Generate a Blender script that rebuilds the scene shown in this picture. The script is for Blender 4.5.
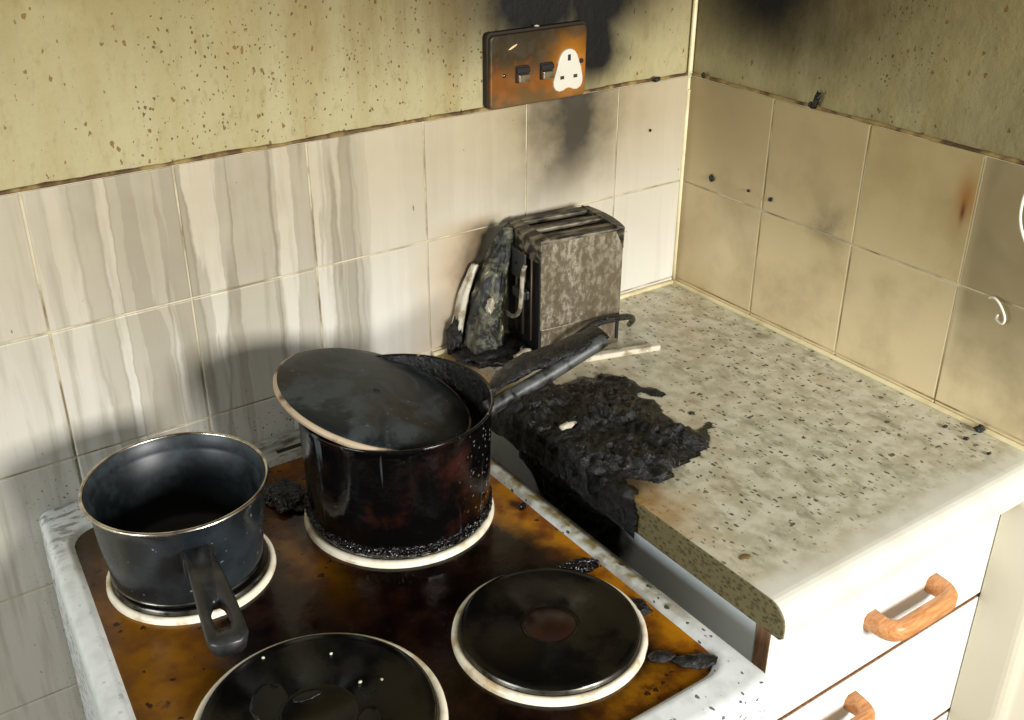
import bpy, bmesh, math, random
from mathutils import Vector, Matrix, noise as mnoise
random.seed(7)
SC = bpy.context.scene
COL = SC.collection
for o in list(bpy.data.objects): bpy.data.objects.remove(o)

T = 1.22            # height of the top edge of the wall tiles (z = 0 is the floor)
ZW = T - 0.311      # worktop surface
ZH = T - 0.352      # hob surface
PITCH = 0.152       # tile spacing

# ------------------------------------------------------------------ camera
cam = bpy.data.cameras.new('camera'); cam_o = bpy.data.objects.new('camera', cam); COL.objects.link(cam_o)
yaw, pitch, roll = 0.61678, -0.48131, 0.00526
fw = Vector((math.sin(yaw)*math.cos(pitch), math.cos(yaw)*math.cos(pitch), math.sin(pitch)))
rt = fw.cross(Vector((0, 0, 1))).normalized(); up = rt.cross(fw)
rt, up = rt*math.cos(roll)+up*math.sin(roll), up*math.cos(roll)-rt*math.sin(roll)
mx = Matrix((rt, up, -fw)).transposed().to_4x4(); mx.translation = Vector((-1.07618, -1.09369, T+0.34235))
cam_o.matrix_world = mx
cam.sensor_width = 36; cam.lens = 1079.2/1024*36; cam.clip_start = 0.02
SC.camera = cam_o
# ------------------------------------------------------------------ world, light, exposure
w = bpy.data.worlds.new('world'); SC.world = w; w.use_nodes = True
bg = w.node_tree.nodes['Background']; bg.inputs[0].default_value = (1.0, 0.96, 0.87, 1); bg.inputs[1].default_value = 0.15
lt = bpy.data.lights.new('window_daylight', 'AREA'); lt.shape = 'RECTANGLE'; lt.size = 0.55; lt.size_y = 0.6
lt.energy = 72; lt.color = (1.0, 0.985, 0.955)
lo = bpy.data.objects.new('window_daylight', lt); COL.objects.link(lo)
lo.location = (-0.28, -2.45, T+0.36)
lo.rotation_euler = (Vector((-0.50, -0.2, T-0.2))-lo.location).to_track_quat('-Z', 'Y').to_euler()
l2 = bpy.data.lights.new('side_window_daylight', 'AREA'); l2.shape = 'RECTANGLE'; l2.size = 0.9; l2.size_y = 0.9
l2.energy = 36; l2.color = (0.90, 0.96, 1.0)
lo2 = bpy.data.objects.new('side_window_daylight', l2); COL.objects.link(lo2)
lo2.location = (-3.0, -0.85, T+0.45)
lo2.rotation_euler = (Vector((-0.5, -0.45, T-0.3))-lo2.location).to_track_quat('-Z', 'Y').to_euler()
SC.view_settings.view_transform = 'Standard'; SC.view_settings.look = 'None'
SC.view_settings.exposure = 0.0; SC.view_settings.gamma = 1.0; SC.view_settings.use_curve_mapping = False

# ------------------------------------------------------------------ material helper
def lin(c):
    return tuple(((v/255)/12.92 if v/255 <= 0.04045 else ((v/255+0.055)/1.055)**2.4) for v in c)+(1,)
class NT:
    def __init__(s, name, rough=0.5, metal=0.0, spec=0.5):
        s.mat = bpy.data.materials.new(name); s.mat.use_nodes = True
        s.t = s.mat.node_tree; s.b = s.t.nodes['Principled BSDF']
        s.b.inputs['Roughness'].default_value = rough; s.b.inputs['Metallic'].default_value = metal
        s.b.inputs['Specular IOR Level'].default_value = spec
        s._p = None
    def n(s, k): return s.t.nodes.new(k)
    def put(s, sock, v):
        if v is None: return
        if isinstance(v, bpy.types.NodeSocket): s.t.links.new(v, sock)
        else:
            if sock.type == 'RGBA' and len(v) == 3: v = tuple(v)+(1,)
            sock.default_value = v
    def pos(s):
        if not s._p:
            g = s.n('ShaderNodeNewGeometry'); x = s.n('ShaderNodeSeparateXYZ'); s.t.links.new(g.outputs['Position'], x.inputs[0])
            s._p = (g.outputs['Position'], x.outputs[0], x.outputs[1], x.outputs[2])
        return s._p
    def obj(s):
        g = s.n('ShaderNodeTexCoord'); return g.outputs['Object']
    def rnd(s):
        return s.n('ShaderNodeObjectInfo').outputs['Random']
    def m(s, op, a, b=None, c=None, clamp=False):
        d = s.n('ShaderNodeMath'); d.operation = op; d.use_clamp = clamp
        s.put(d.inputs[0], a); s.put(d.inputs[1], b); s.put(d.inputs[2], c); return d.outputs[0]
    def comb(s, x, y, z):
        d = s.n('ShaderNodeCombineXYZ'); s.put(d.inputs[0], x); s.put(d.inputs[1], y); s.put(d.inputs[2], z); return d.outputs[0]
    def scale(s, v, sc):
        d = s.n('ShaderNodeVectorMath'); d.operation = 'MULTIPLY'; s.put(d.inputs[0], v); d.inputs[1].default_value = sc; return d.outputs[0]
    def vadd(s, a, b):
        d = s.n('ShaderNodeVectorMath'); s.put(d.inputs[0], a); s.put(d.inputs[1], b); return d.outputs[0]
    def noise(s, v, sc, det=4, rough=0.55, dist=0.0):
        d = s.n('ShaderNodeTexNoise'); s.put(d.inputs['Vector'], v); d.inputs['Scale'].default_value = sc
        d.inputs['Detail'].default_value = det; d.inputs['Roughness'].default_value = rough; d.inputs['Distortion'].default_value = dist
        return d.outputs['Fac']
    def vor(s, v, sc, out='Distance', feat='F1', rand=1.0):
        d = s.n('ShaderNodeTexVoronoi'); d.feature = feat; s.put(d.inputs['Vector'], v); d.inputs['Scale'].default_value = sc
        d.inputs['Randomness'].default_value = rand; return d.outputs[out]
    def sm(s, v, lo, hi, a=0.0, b=1.0):
        d = s.n('ShaderNodeMapRange'); d.interpolation_type = 'SMOOTHSTEP'; s.put(d.inputs[0], v)
        d.inputs[1].default_value = lo; d.inputs[2].default_value = hi; d.inputs[3].default_value = a; d.inputs[4].default_value = b
        return d.outputs[0]
    def mix(s, f, a, b, mode='MIX'):
        d = s.n('ShaderNodeMix'); d.data_type = 'RGBA'; d.blend_type = mode
        s.put(d.inputs[0], f); s.put(d.inputs[6], a); s.put(d.inputs[7], b); return d.outputs[2]
    def gauss(s, v, c, wd):
        q = s.m('DIVIDE', s.m('SUBTRACT', v, c), wd); return s.m('POWER', 2.718, s.m('MULTIPLY', s.m('MULTIPLY', q, q), -1.0))
    def mul(s, *a):
        r = a[0]
        for k in a[1:]: r = s.m('MULTIPLY', r, k)
        return r
    def bump(s, h, st=0.3, dist=0.002):
        d = s.n('ShaderNodeBump'); d.inputs['Strength'].default_value = st; d.inputs['Distance'].default_value = dist
        s.put(d.inputs['Height'], h); s.t.links.new(d.outputs[0], s.b.inputs['Normal'])
    def col(s, v): s.put(s.b.inputs['Base Color'], v); return s
    def rough(s, v): s.put(s.b.inputs['Roughness'], v); return s

def specks(n, v, sc, size, keep):
    """random dots: voronoi cells of which only a share carries a dot"""
    q = n.n('ShaderNodeTexNoise'); n.put(q.inputs['Vector'], v); q.inputs['Scale'].default_value = sc*1.6; q.inputs['Detail'].default_value = 2
    v = n.scale(n.vadd(v, n.scale(q.outputs['Color'], (.9/sc,)*3)), (1, 1, 1))
    d = n.vor(v, sc); c = n.vor(v, sc, 'Color')
    x = n.n('ShaderNodeSeparateColor'); n.t.links.new(c, x.inputs[0])
    on = n.m('GREATER_THAN', x.outputs[0], 1-keep)
    sz = n.m('MULTIPLY', x.outputs[1], size)
    return n.m('MULTIPLY', on, n.m('LESS_THAN', d, sz))

MT = {}
# --- painted plaster with soot and rust-brown spatter (back wall: along x; right wall: along y)
def plaster(name, axis):
    n = NT(name, 0.62, spec=0.25); P, x, y, z = n.pos(); h = x if axis == 'x' else y
    st = n.noise(n.comb(n.m('MULTIPLY', h, 22), 0, n.m('MULTIPLY', z, 2.2)), 1, 5)
    sp_w = n.noise(P, 5, 3)
    base = n.mix(n.sm(z, T, T+0.26), lin((174, 164, 124)), lin((126, 111, 64)))
    base = n.mix(n.sm(st, .38, .72, 0, .5), base, lin((150, 130, 74)))
    base = n.mix(n.sm(n.noise(P, 9, 4), .45, .7, 0, .4), base, lin((170, 160, 116)))
    if axis == 'x':
        band = n.gauss(x, -0.43, 0.17)
        base = n.mix(n.mul(n.sm(st, .4, .62), n.sm(z, T+.0, T+.2), band, .75), base, lin((112, 90, 50)))
        # soot plume rising above the socket into the corner
        wob = n.m('ADD', x, n.m('MULTIPLY', n.m('SUBTRACT', n.noise(P, 14, 5), .5), .09))
        pl = n.mul(n.m('MAXIMUM', n.gauss(wob, -0.26, 0.10), n.gauss(wob, -0.165, .085)), n.sm(n.m('ADD', z, n.m('MULTIPLY', st, .05)), T+0.055, T+0.135))
        side = n.mul(n.gauss(wob, -0.172, 0.052), n.sm(z, T-.025, T+.05))
        soot = n.m('MAXIMUM', pl, n.m('MULTIPLY', side, 1.0))
        halo = n.mul(n.gauss(x, -0.22, .27), n.sm(z, T+.01, T+.16), .85)
        dens = n.m('ADD', n.m('MULTIPLY', n.gauss(x, -.46, .24), .95), .25)
    else:
        wob = n.m('ADD', y, n.m('MULTIPLY', n.m('SUBTRACT', n.noise(P, 14, 4), .5), .12))
        soot = n.mul(n.gauss(wob, -0.12, 0.11), n.sm(n.m('ADD', z, n.m('MULTIPLY', st, .06)), T+0.04, T+0.15), .9)
        halo = n.m('ADD', n.mul(n.gauss(y, -0.1, .24), n.sm(z, T+.0, T+.12), .75), n.mul(n.sm(n.noise(P, 7, 3), .4, .7), .3), clamp=True)
        base = n.mix(.45, base, lin((128, 116, 72)))
        dens = n.m('MULTIPLY', n.gauss(y, -0.33, .22), .5)
    warp = n.comb(h, n.m('MULTIPLY', n.noise(P, 30, 2), .01), n.m('MULTIPLY', z, .8))
    d1 = n.m('MULTIPLY', specks(n, warp, 200, .36, .6), n.m('GREATER_THAN', n.m('ADD', dens, n.m('MULTIPLY', n.m('SUBTRACT', sp_w, .5), 1.2)), .52))
    d2 = n.m('MULTIPLY', specks(n, n.scale(warp, (1, 1, .8)), 150, .30, .5), n.m('GREATER_THAN', n.m('ADD', dens, sp_w), .62))
    d3 = specks(n, n.scale(P, (1, 1, .6)), 130, .24, .42)
    base = n.mix(n.m('MULTIPLY', d3, .75), base, lin((140, 100, 40)))
    base = n.mix(n.m('MULTIPLY', d2, .8), base, lin((112, 72, 24)))
    base = n.mix(n.m('MULTIPLY', d1, .85), base, lin((80, 52, 18)))
    base = n.mix(n.sm(n.noise(n.scale(P, (1, 1, .4)), 130, 5, .7), .5, .72, 0, .35), base, lin((122, 104, 62)))
    base = n.mix(halo, base, lin((78, 62, 32)))
    base = n.mix(n.m('MULTIPLY', soot, 1.2, clamp=True), base, lin((16, 14, 10)))
    n.col(base); n.bump(n.m('ADD', n.noise(P, 60, 6, .65), n.m('MULTIPLY', st, .8)), .5, .003); return n.mat
MT['plaster_back'] = plaster('sooty_plaster_back', 'x'); MT['plaster_right'] = plaster('sooty_plaster_right', 'y')

# --- glazed tiles with soot, tide-marked drips
def tile_mat(name, axis):
    n = NT(name, 0.32, spec=0.4); P, x, y, z = n.pos(); h = x if axis == 'x' else y
    r = n.rnd()
    if axis == 'x':
        base = n.mix(n.sm(z, T-.34, T-.02), lin((226, 224, 214)), lin((184, 172, 146)))
        base = n.mix(n.sm(x, -.72, -1.0, 0, .5), base, lin((176, 168, 150)))
        # drips: hard-edged vertical runs
        wx = n.m('ADD', n.m('MULTIPLY', x, 19), n.m('MULTIPLY', n.m('SUBTRACT', n.noise(P, 22, 3), .5), .22))
        s1 = n.noise(n.comb(wx, 3.1, n.m('MULTIPLY', z, .7)), 1, 2.0, .5)
        s2 = n.noise(n.comb(n.m('MULTIPLY', wx, 1.9), 9.1, n.m('MULTIPLY', z, 1.6)), 1, 3, .5)
        reg = n.m('MULTIPLY', n.sm(x, -.93, -.80), n.sm(x, -.535, -.50, 1, 0))
        k1 = n.mul(n.sm(s1, .485, .50), n.m('ADD', n.m('MULTIPLY', reg, .36), .08))
        k2 = n.mul(n.sm(s2, .53, .545), n.m('ADD', n.m('MULTIPLY', reg, .30), .05))
        edge = n.mul(n.gauss(s1, .49, .012), n.m('MULTIPLY', reg, .40))
        left = n.sm(x, -.50, -.53)
        base = n.mix(k1, base, lin((132, 122, 98)))
        base = n.mix(k2, base, lin((122, 112, 92)))
        base = n.mix(edge, base, lin((96, 84, 58)))
        fine = n.noise(n.comb(n.m('MULTIPLY', x, 90), 0, n.m('MULTIPLY', z, 7)), 1, 4)
        base = n.mix(n.m('MULTIPLY', n.sm(fine, .46, .72, 0, .5), left), base, lin((150, 142, 122)))
        # smoke plume below the socket
        wob = n.m('ADD', n.m('ADD', x, n.m('MULTIPLY', n.m('SUBTRACT', n.noise(P, 16, 5), .5), .11)), n.m('MULTIPLY', n.m('SUBTRACT', z, T-.05), -.12))
        pl = n.mul(n.gauss(wob, -0.205, .050), n.sm(z, T-.165, T-.03))
        halo = n.mul(n.gauss(wob, -0.205, .10), n.sm(z, T-.18, T-.03), .7)
        hal2 = n.mul(n.gauss(x, -.20, .20), n.sm(z, T-.13, T), .4)
        base = n.mix(hal2, base, lin((172, 152, 104)))
        base = n.mix(halo, base, lin((104, 84, 50)))
        base = n.mix(n.m('MULTIPLY', pl, 1.3, clamp=True), base, lin((20, 18, 15)))
        # tan scorch and the toaster's painted-on shadow beside it, grease spatter low by the hob
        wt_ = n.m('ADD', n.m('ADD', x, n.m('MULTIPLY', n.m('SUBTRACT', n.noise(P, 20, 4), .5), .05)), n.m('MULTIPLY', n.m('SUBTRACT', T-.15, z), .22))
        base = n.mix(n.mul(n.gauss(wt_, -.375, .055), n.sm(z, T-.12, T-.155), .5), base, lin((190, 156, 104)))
        base = n.mix(n.mul(n.gauss(wt_, -.352, .028), n.sm(z, T-.13, T-.155), .85), base, lin((78, 58, 30)))  # dark brown stands in for the toaster's shadow on the tiles
        lo_ = n.mul(n.sm(z, T-.30, T-.345), n.sm(x, -.98, -.9))
        base = n.mix(n.m('MULTIPLY', specks(n, P, 190, .42, .5), lo_), base, lin((38, 34, 28)))
    else:
        base = n.mix(n.sm(z, T-.31, T-.02), lin((230, 210, 166)), lin((172, 152, 106)))
        cl = n.noise(P, 10, 5)
        base = n.mix(n.sm(cl, .42, .72, 0, .45), base, lin((142, 122, 80)))
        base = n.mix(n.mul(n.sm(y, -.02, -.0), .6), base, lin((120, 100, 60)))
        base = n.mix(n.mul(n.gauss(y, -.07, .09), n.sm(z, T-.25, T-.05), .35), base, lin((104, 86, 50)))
        base = n.mix(n.mul(n.sm(y, -.455, -.475), n.sm(n.m('ADD', z, n.m('MULTIPLY', cl, .1)), T-.24, T-.1), .75), base, lin((118, 104, 72)))
        # rust-orange burn on the third tile
        base = n.mix(n.mul(n.gauss(y, -.448, .012), n.gauss(z, T-.052, .028), .8), base, lin((150, 92, 22)))
        base = n.mix(n.mul(n.gauss(y, -.447, .003), n.gauss(z, T-.068, .012), .9), base, lin((90, 40, 10)))
        base = n.mix(n.mul(n.gauss(y, -.27, .03), n.gauss(z, T-.14, .02), n.sm(cl, .4, .6), .7), base, lin((70, 62, 44)))
    dots = specks(n, n.scale(P, (1, 1, .6)), 55, .12, .28)
    base = n.mix(n.m('MULTIPLY', dots, .8), base, lin((96, 78, 50)))
    base = n.mix(n.m('MULTIPLY', r, .12), base, lin((190, 178, 150)))
    n.col(base); n.rough(n.sm(n.noise(P, 25, 4), .35, .7, .28, .5)); n.bump(n.noise(P, 22, 3), .12, .002); return n.mat
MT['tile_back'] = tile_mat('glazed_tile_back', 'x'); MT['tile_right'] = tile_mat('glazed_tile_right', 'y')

n = NT('grout', .8); P = n.pos()[0]; n.col(n.mix(n.sm(n.noise(P, 14, 4), .4, .66), lin((206, 196, 164)), lin((128, 112, 78)))); MT['grout'] = n.mat
n = NT('corner_sealant', .5); P = n.pos()[0]; n.col(n.mix(n.sm(n.noise(P, 20, 3), .45, .75, 0, .5), lin((232, 220, 176)), lin((170, 146, 90)))); MT['sealant'] = n.mat
n = NT('grimy_ledge', .7); P, x, y, z = n.pos()
c = n.mix(n.sm(n.noise(P, 34, 5), .38, .62), lin((150, 126, 72)), lin((78, 54, 22)))
n.col(c); n.bump(n.noise(P, 150, 3), .6, .002); MT['ledge'] = n.mat

# --- worktop
n = NT('speckled_laminate', .38); P, x, y, z = n.pos()
c = n.mix(n.sm(n.noise(P, 45, 5), .35, .65), lin((206, 202, 180)), lin((178, 172, 146)))
mt = n.noise(n.scale(P, (1, .45, 1)), 60, 5, .65)
away = n.sm(n.m('ADD', y, n.m('MULTIPLY', n.noise(P, 9, 3), .06)), -.575, -.49)
c = n.mix(n.mul(n.sm(mt, .5, .68, 0, .62), n.m('ADD', n.m('MULTIPLY', away, .8), .12)), c, lin((112, 110, 88)))
d = n.m('MAXIMUM', specks(n, n.scale(P, (1, .55, 1)), 210, .40, .5), specks(n, n.scale(P, (.6, 1, 1)), 120, .28, .42))
c = n.mix(n.mul(d, n.m('ADD', n.m('MULTIPLY', away, .75), .1)), c, lin((44, 40, 32)))
am = n.mul(n.sm(n.m('ADD', x, n.m('MULTIPLY', n.noise(P, 16, 4), .10)), -.31, -.375), n.sm(n.m('ADD', y, n.m('MULTIPLY', n.noise(P, 11, 3), .1)), -.46, -.36))
c = n.mix(n.m('MULTIPLY', am, .85), c, lin((150, 108, 30)))
bk = n.mul(n.sm(n.m('ADD', x, n.m('MULTIPLY', n.noise(P, 22, 5), .16)), -.26, -.33), n.sm(n.m('ADD', y, n.m('MULTIPLY', n.noise(P, 22, 5), .1)), -.385, -.31), n.sm(y, -.12, -.155))
c = n.mix(bk, c, lin((14, 13, 11)))
c = n.mix(n.mul(n.sm(away, .5, 0), .9), c, lin((220, 218, 204)))  # front nose coloured paler, bright light on it painted into the laminate
tan = n.mul(n.gauss(n.noise(P, 6, 3), .62, .05), .15)
c = n.mix(tan, c, lin((190, 160, 116)))
n.col(c); n.bump(n.noise(P, 180, 2), .08, .001); MT['laminate'] = n.mat
n = NT('raw_chipboard', .8); P, x, y, z = n.pos()
c = n.mix(n.sm(n.vor(n.scale(P, (1, .6, 1)), 260), .1, .6), lin((78, 69, 41)), lin((122, 111, 74)))
c = n.mix(n.m('MULTIPLY', specks(n, P, 330, .5, .35), .7), c, lin((52, 44, 26)))
c = n.mix(n.mul(n.sm(n.m('ADD', y, n.m('MULTIPLY', n.noise(P, 30, 4), .05)), -.39, -.33), .97), c, lin((12, 11, 9)))
n.col(c); n.bump(n.noise(P, 260, 3), .7, .003); MT['chipboard'] = n.mat
n = NT('white_cabinet', .4); P, x, y, z = n.pos(); n.col(n.mix(n.sm(n.noise(P, 30, 4), .55, .75, 0, .2), lin((240, 240, 234)), lin((190, 188, 172)))); MT['white_lam'] = n.mat
n = NT('grey_white_panel', .45); P, x, y, z = n.pos()
c = n.mix(n.sm(n.noise(P, 26, 4), .5, .75, 0, .25), lin((226, 232, 233)), lin((190, 190, 178)))
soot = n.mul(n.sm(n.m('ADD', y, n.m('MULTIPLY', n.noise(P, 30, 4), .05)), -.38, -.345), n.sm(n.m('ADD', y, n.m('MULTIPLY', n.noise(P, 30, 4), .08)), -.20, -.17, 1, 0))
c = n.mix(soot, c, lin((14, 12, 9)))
n.col(c); MT['cab_side'] = n.mat
def wood(name, a, b, sc):
    n = NT(name, .42); o = n.obj(); g = n.noise(n.scale(o, sc), 1, 4, .6, .6)
    n.col(n.mix(n.sm(g, .35, .68), lin(a), lin(b))); n.bump(g, .1, .001); return n.mat
MT['handle_wood'] = wood('varnished_wood', (214, 156, 100), (184, 118, 64), (40, 260, 260))
MT['edge_wood'] = wood('brown_edging', (158, 122, 88), (118, 82, 54), (300, 300, 24))
n = NT('cream_paint', .35); P = n.pos()[0]; n.col(n.mix(n.sm(n.noise(P, 12, 3), .5, .8, 0, .2), lin((214, 207, 183)), lin((190, 182, 155)))); MT['cream'] = n.mat

# --- cooker
n = NT('white_enamel', .3); P, x, y, z = n.pos()
c = n.mix(n.sm(n.noise(P, 55, 5), .42, .7, 0, .32), lin((222, 226, 224)), lin((156, 158, 150)))
bkm = n.sm(y, -.16, -.02)
c = n.mix(n.mul(n.sm(n.noise(n.scale(P, (.4, 1, 1)), 120, 4), .5, .62), bkm, .75), c, lin((84, 80, 66)))
c = n.mix(n.mul(n.sm(n.m('ADD', x, n.m('MULTIPLY', n.noise(P, 30, 3), .12)), -.70, -.62), bkm, .6), c, lin((104, 92, 56)))
st = n.mul(n.sm(x, -.492, -.480), n.sm(n.m('ADD', y, n.m('MULTIPLY', n.noise(P, 26, 4), .16)), -.50, -.38))
c = n.mix(n.mul(st, n.sm(n.noise(P, 60, 5), .36, .6, .35, .95)), c, lin((118, 104, 44)))
dk = n.mul(n.sm(x, -.478, -.472), n.sm(n.m('ADD', y, n.m('MULTIPLY', n.noise(P, 40, 4), .12)), -.50, -.38))
c = n.mix(n.m('MULTIPLY', dk, .9), c, lin((34, 26, 12)))
c = n.mix(n.mul(specks(n, n.scale(P, (1, .7, 1)), 170, .36, .42), n.m('ADD', n.m('MULTIPLY', n.sm(x, -.7, -.5), .65), .25)), c, lin((40, 38, 30)))
n.col(c); MT['enamel'] = n.mat
n = NT('burnt_oil_on_hob', .16, spec=.3); P, x, y, z = n.pos()
wv = n.noise(P, 9, 5, .6, .4); wv2 = n.noise(P, 34, 5)
wx = n.m('ADD', x, n.m('MULTIPLY', n.m('SUBTRACT', wv, .5), .11)); wy = n.m('ADD', y, n.m('MULTIPLY', n.m('SUBTRACT', wv2, .5), .06))
amber = n.mix(n.sm(wv2, .36, .66), lin((168, 110, 16)), lin((112, 60, 10)))
dark = n.mix(n.sm(wv2, .3, .7), lin((8, 4, 2)), lin((30, 12, 5)))
la = n.mul(n.sm(wx, -.835, -.895), n.sm(wy, -.10, -.20, .25, 1))
ra = n.sm(wx, -.535, -.498)
fa = n.mul(n.sm(wy, -.555, -.595), n.sm(wx, -.66, -.55), .6)
ma = n.mul(n.gauss(wx, -.735, .025), n.gauss(wy, -.235, .07), .35)
ba = n.mul(n.sm(wy, -.16, -.11), n.gauss(wx, -.64, .09), .6)
am = n.m('MAXIMUM', n.m('MAXIMUM', n.m('MAXIMUM', la, ra), n.m('MAXIMUM', fa, ma)), ba)
amber = n.mix(n.sm(x, -.72, -.80, 0, .65), amber, lin((88, 58, 16)))
c = n.mix(am, dark, amber)
bl = n.mul(n.sm(wx, -.86, -.90), n.sm(wy, -.14, -.10), .8)
c = n.mix(bl, c, lin((70, 58, 38)))
c = n.mix(n.mul(n.sm(n.noise(P, 20, 6, .7), .60, .72), .8), c, lin((26, 10, 4)))
c = n.mix(n.m('MULTIPLY', specks(n, P, 110, .4, .3), .85), c, lin((22, 14, 8)))
n.col(c); n.rough(n.sm(wv2, .3, .75, .10, .34)); n.bump(n.noise(P, 38, 5), .16, .003); MT['oil'] = n.mat
n = NT('cream_trim_ring', .25); o = n.obj(); P = n.pos()[0]
n.col(n.mix(n.sm(n.noise(P, 30, 5), .46, .7, 0, .75), lin((240, 232, 208)), lin((166, 128, 66)))); MT['ring'] = n.mat
n = NT('hotplate_iron', .22, spec=.3); o = n.obj(); v = n.noise(o, 22, 5)
c = n.mix(n.sm(v, .42, .66), lin((9, 8, 7)), lin((24, 21, 13)))
n.col(c); n.rough(n.sm(v, .35, .7, .14, .36)); n.bump(n.noise(o, 40, 4), .1, .002); MT['plate'] = n.mat
n = NT('hotplate_red_centre', .3); n.col(lin((34, 16, 9))); MT['plate_mid'] = n.mat
n = NT('dark_steel', .3, 1.0); o = n.obj(); n.col(n.mix(n.sm(n.noise(o, 60, 4), .4, .7), lin((120, 116, 106)), lin((50, 46, 40)))); MT['dark_steel'] = n.mat
# --- pans
n = NT('black_enamel_pan', .28, spec=.55); o = n.obj(); v = n.noise(o, 18, 5)
c = n.mix(n.sm(v, .4, .7), lin((24, 29, 32)), lin((38, 45, 49))); c = n.mix(n.m('MULTIPLY', specks(n, o, 160, .22, .2), .5), c, lin((150, 156, 158)))
n.col(c); n.rough(n.sm(v, .35, .7, .2, .42)); MT['pan_black'] = n.mat
n = NT('pan_inside', .42); o = n.obj(); v = n.noise(o, 26, 6, .65)
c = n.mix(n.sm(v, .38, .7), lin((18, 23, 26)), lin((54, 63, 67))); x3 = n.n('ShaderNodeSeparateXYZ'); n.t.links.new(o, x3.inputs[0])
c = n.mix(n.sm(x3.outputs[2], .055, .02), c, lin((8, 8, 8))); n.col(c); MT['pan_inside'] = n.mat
n = NT('steel_rim', .26, 1.0); o = n.obj(); n.col(n.mix(n.sm(n.noise(o, 40, 4), .4, .7), lin((206, 200, 186)), lin((120, 112, 98)))); MT['steel'] = n.mat
n = NT('scorched_steel', .5, .3); o = n.obj(); n.col(n.mix(n.sm(n.noise(o, 70, 5), .4, .66), lin((84, 86, 84)), lin((16, 16, 15)))); MT['scorched_steel'] = n.mat
n = NT('black_plastic', .38); o = n.obj(); n.col(n.mix(n.sm(n.noise(o, 60, 4), .4, .7), lin((30, 32, 33)), lin((48, 48, 46)))); n.bump(n.noise(o, 120, 3), .1, .001); MT['plastic'] = n.mat
n = NT('charred_pan', .14, spec=.4); o = n.obj(); v = n.noise(o, 16, 5, .6)
c = n.mix(n.sm(v, .5, .72), lin((7, 6, 6)), lin((46, 18, 10)))
x3 = n.n('ShaderNodeSeparateXYZ'); n.t.links.new(o, x3.inputs[0])
run = n.noise(n.scale(o, (46, 46, 3)), 1, 3)
c = n.mix(n.mul(n.sm(run, .62, .67), n.sm(v, .62, .46), .75), c, lin((92, 100, 104)))
sp = specks(n, o, 230, .4, .35)
c = n.mix(n.mul(sp, n.sm(x3.outputs[0], .0, .08), .9), c, lin((150, 146, 140)))
n.col(c); n.rough(n.sm(v, .35, .7, .07, .3)); n.bump(n.m('ADD', n.noise(o, 70, 5), n.m('MULTIPLY', sp, .6)), .3, .002); MT['pan_char'] = n.mat
n = NT('char', .42, spec=.55); P = n.pos()[0]; v = n.noise(P, 90, 6, .65)
c = n.mix(n.sm(v, .5, .8), lin((6, 6, 5)), lin((22, 20, 17))); c = n.mix(n.sm(n.noise(P, 220, 3), .66, .74, 0, .5), c, lin((110, 110, 104)))
n.col(c); n.rough(n.sm(n.noise(P, 50, 3), .4, .65, .14, .55)); n.bump(v, 1.0, .006); MT['char'] = n.mat
n = NT('wet_crust', .16, spec=.6); P = n.pos()[0]; n.col(n.mix(n.sm(n.noise(P, 120, 4), .55, .75), lin((7, 6, 6)), lin((36, 26, 20)))); n.bump(n.vor(P, 320), .9, .004); MT['crust'] = n.mat
n = NT('lid_enamel', .5, spec=.22); o = n.obj(); v = n.noise(n.scale(o, (1, 1, .1)), 13, 6, .6, .8)
c = n.mix(n.sm(v, .43, .56), lin((27, 32, 35)), lin((60, 66, 67)))
c = n.mix(n.sm(n.noise(n.scale(o, (1, 1, .1)), 9, 5, .6), .52, .64), c, lin((46, 42, 36)))
c = n.mix(n.mul(specks(n, o, 240, .3, .2), n.sm(v, .42, .6), .6), c, lin((130, 134, 134)))
n.col(c); n.rough(n.sm(v, .35, .65, .34, .62)); MT['lid'] = n.mat
n = NT('scorched_cream_rim', .5); o = n.obj(); n.col(n.mix(n.sm(n.noise(o, 26, 5), .48, .62), lin((178, 158, 130)), lin((84, 56, 36)))); MT['lid_rim'] = n.mat
# --- toaster
n = NT('burnt_chrome', .5, .45); o = n.obj(); v = n.noise(n.scale(o, (1, 1, .6)), 130, 6, .75); v2 = n.noise(n.scale(o, (1, 1, .3)), 22, 4)
c = n.mix(n.sm(v, .46, .62), lin((108, 98, 80)), lin((160, 152, 132))); c = n.mix(n.sm(v2, .42, .65, 0, .55), c, lin((98, 84, 62)))
n.col(c); n.rough(n.sm(v, .4, .7, .35, .7)); n.bump(v, .5, .002); MT['toaster_metal'] = n.mat
n = NT('sooty_toaster_top', .5, .4); o = n.obj(); v = n.noise(n.scale(o, (.35, 1, 1)), 90, 5); n.col(n.mix(n.sm(v, .4, .68), lin((46, 42, 34)), lin((142, 132, 112)))); n.bump(v, .4, .002); MT['toaster_top'] = n.mat
n = NT('melted_plastic', .4); P = n.pos()[0]; v = n.noise(P, 42, 6, .65, .6); v2 = n.noise(P, 30, 5)
c = n.mix(n.sm(v, .47, .56), lin((22, 22, 18)), lin((92, 90, 70))); c = n.mix(n.sm(v2, .52, .6), c, lin((36, 42, 20))); c = n.mix(n.sm(v, .60, .66), c, lin((186, 178, 158)))
n.col(c); n.bump(v, .9, .006); MT['melted'] = n.mat
n = NT('soot_black', .7); n.col(lin((10, 10, 9))); MT['black'] = n.mat
n = NT('grey_bracket', .5, .5); n.col(lin((66, 66, 62))); MT['bracket'] = n.mat
n = NT('brown_rod', .5, .6); n.col(lin((92, 76, 58))); MT['rod'] = n.mat
n = NT('pale_wire', .4, .3); o = n.obj(); n.col(n.mix(n.sm(n.noise(o, 60, 3), .45, .65), lin((196, 186, 166)), lin((110, 100, 84)))); MT['wire'] = n.mat
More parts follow.
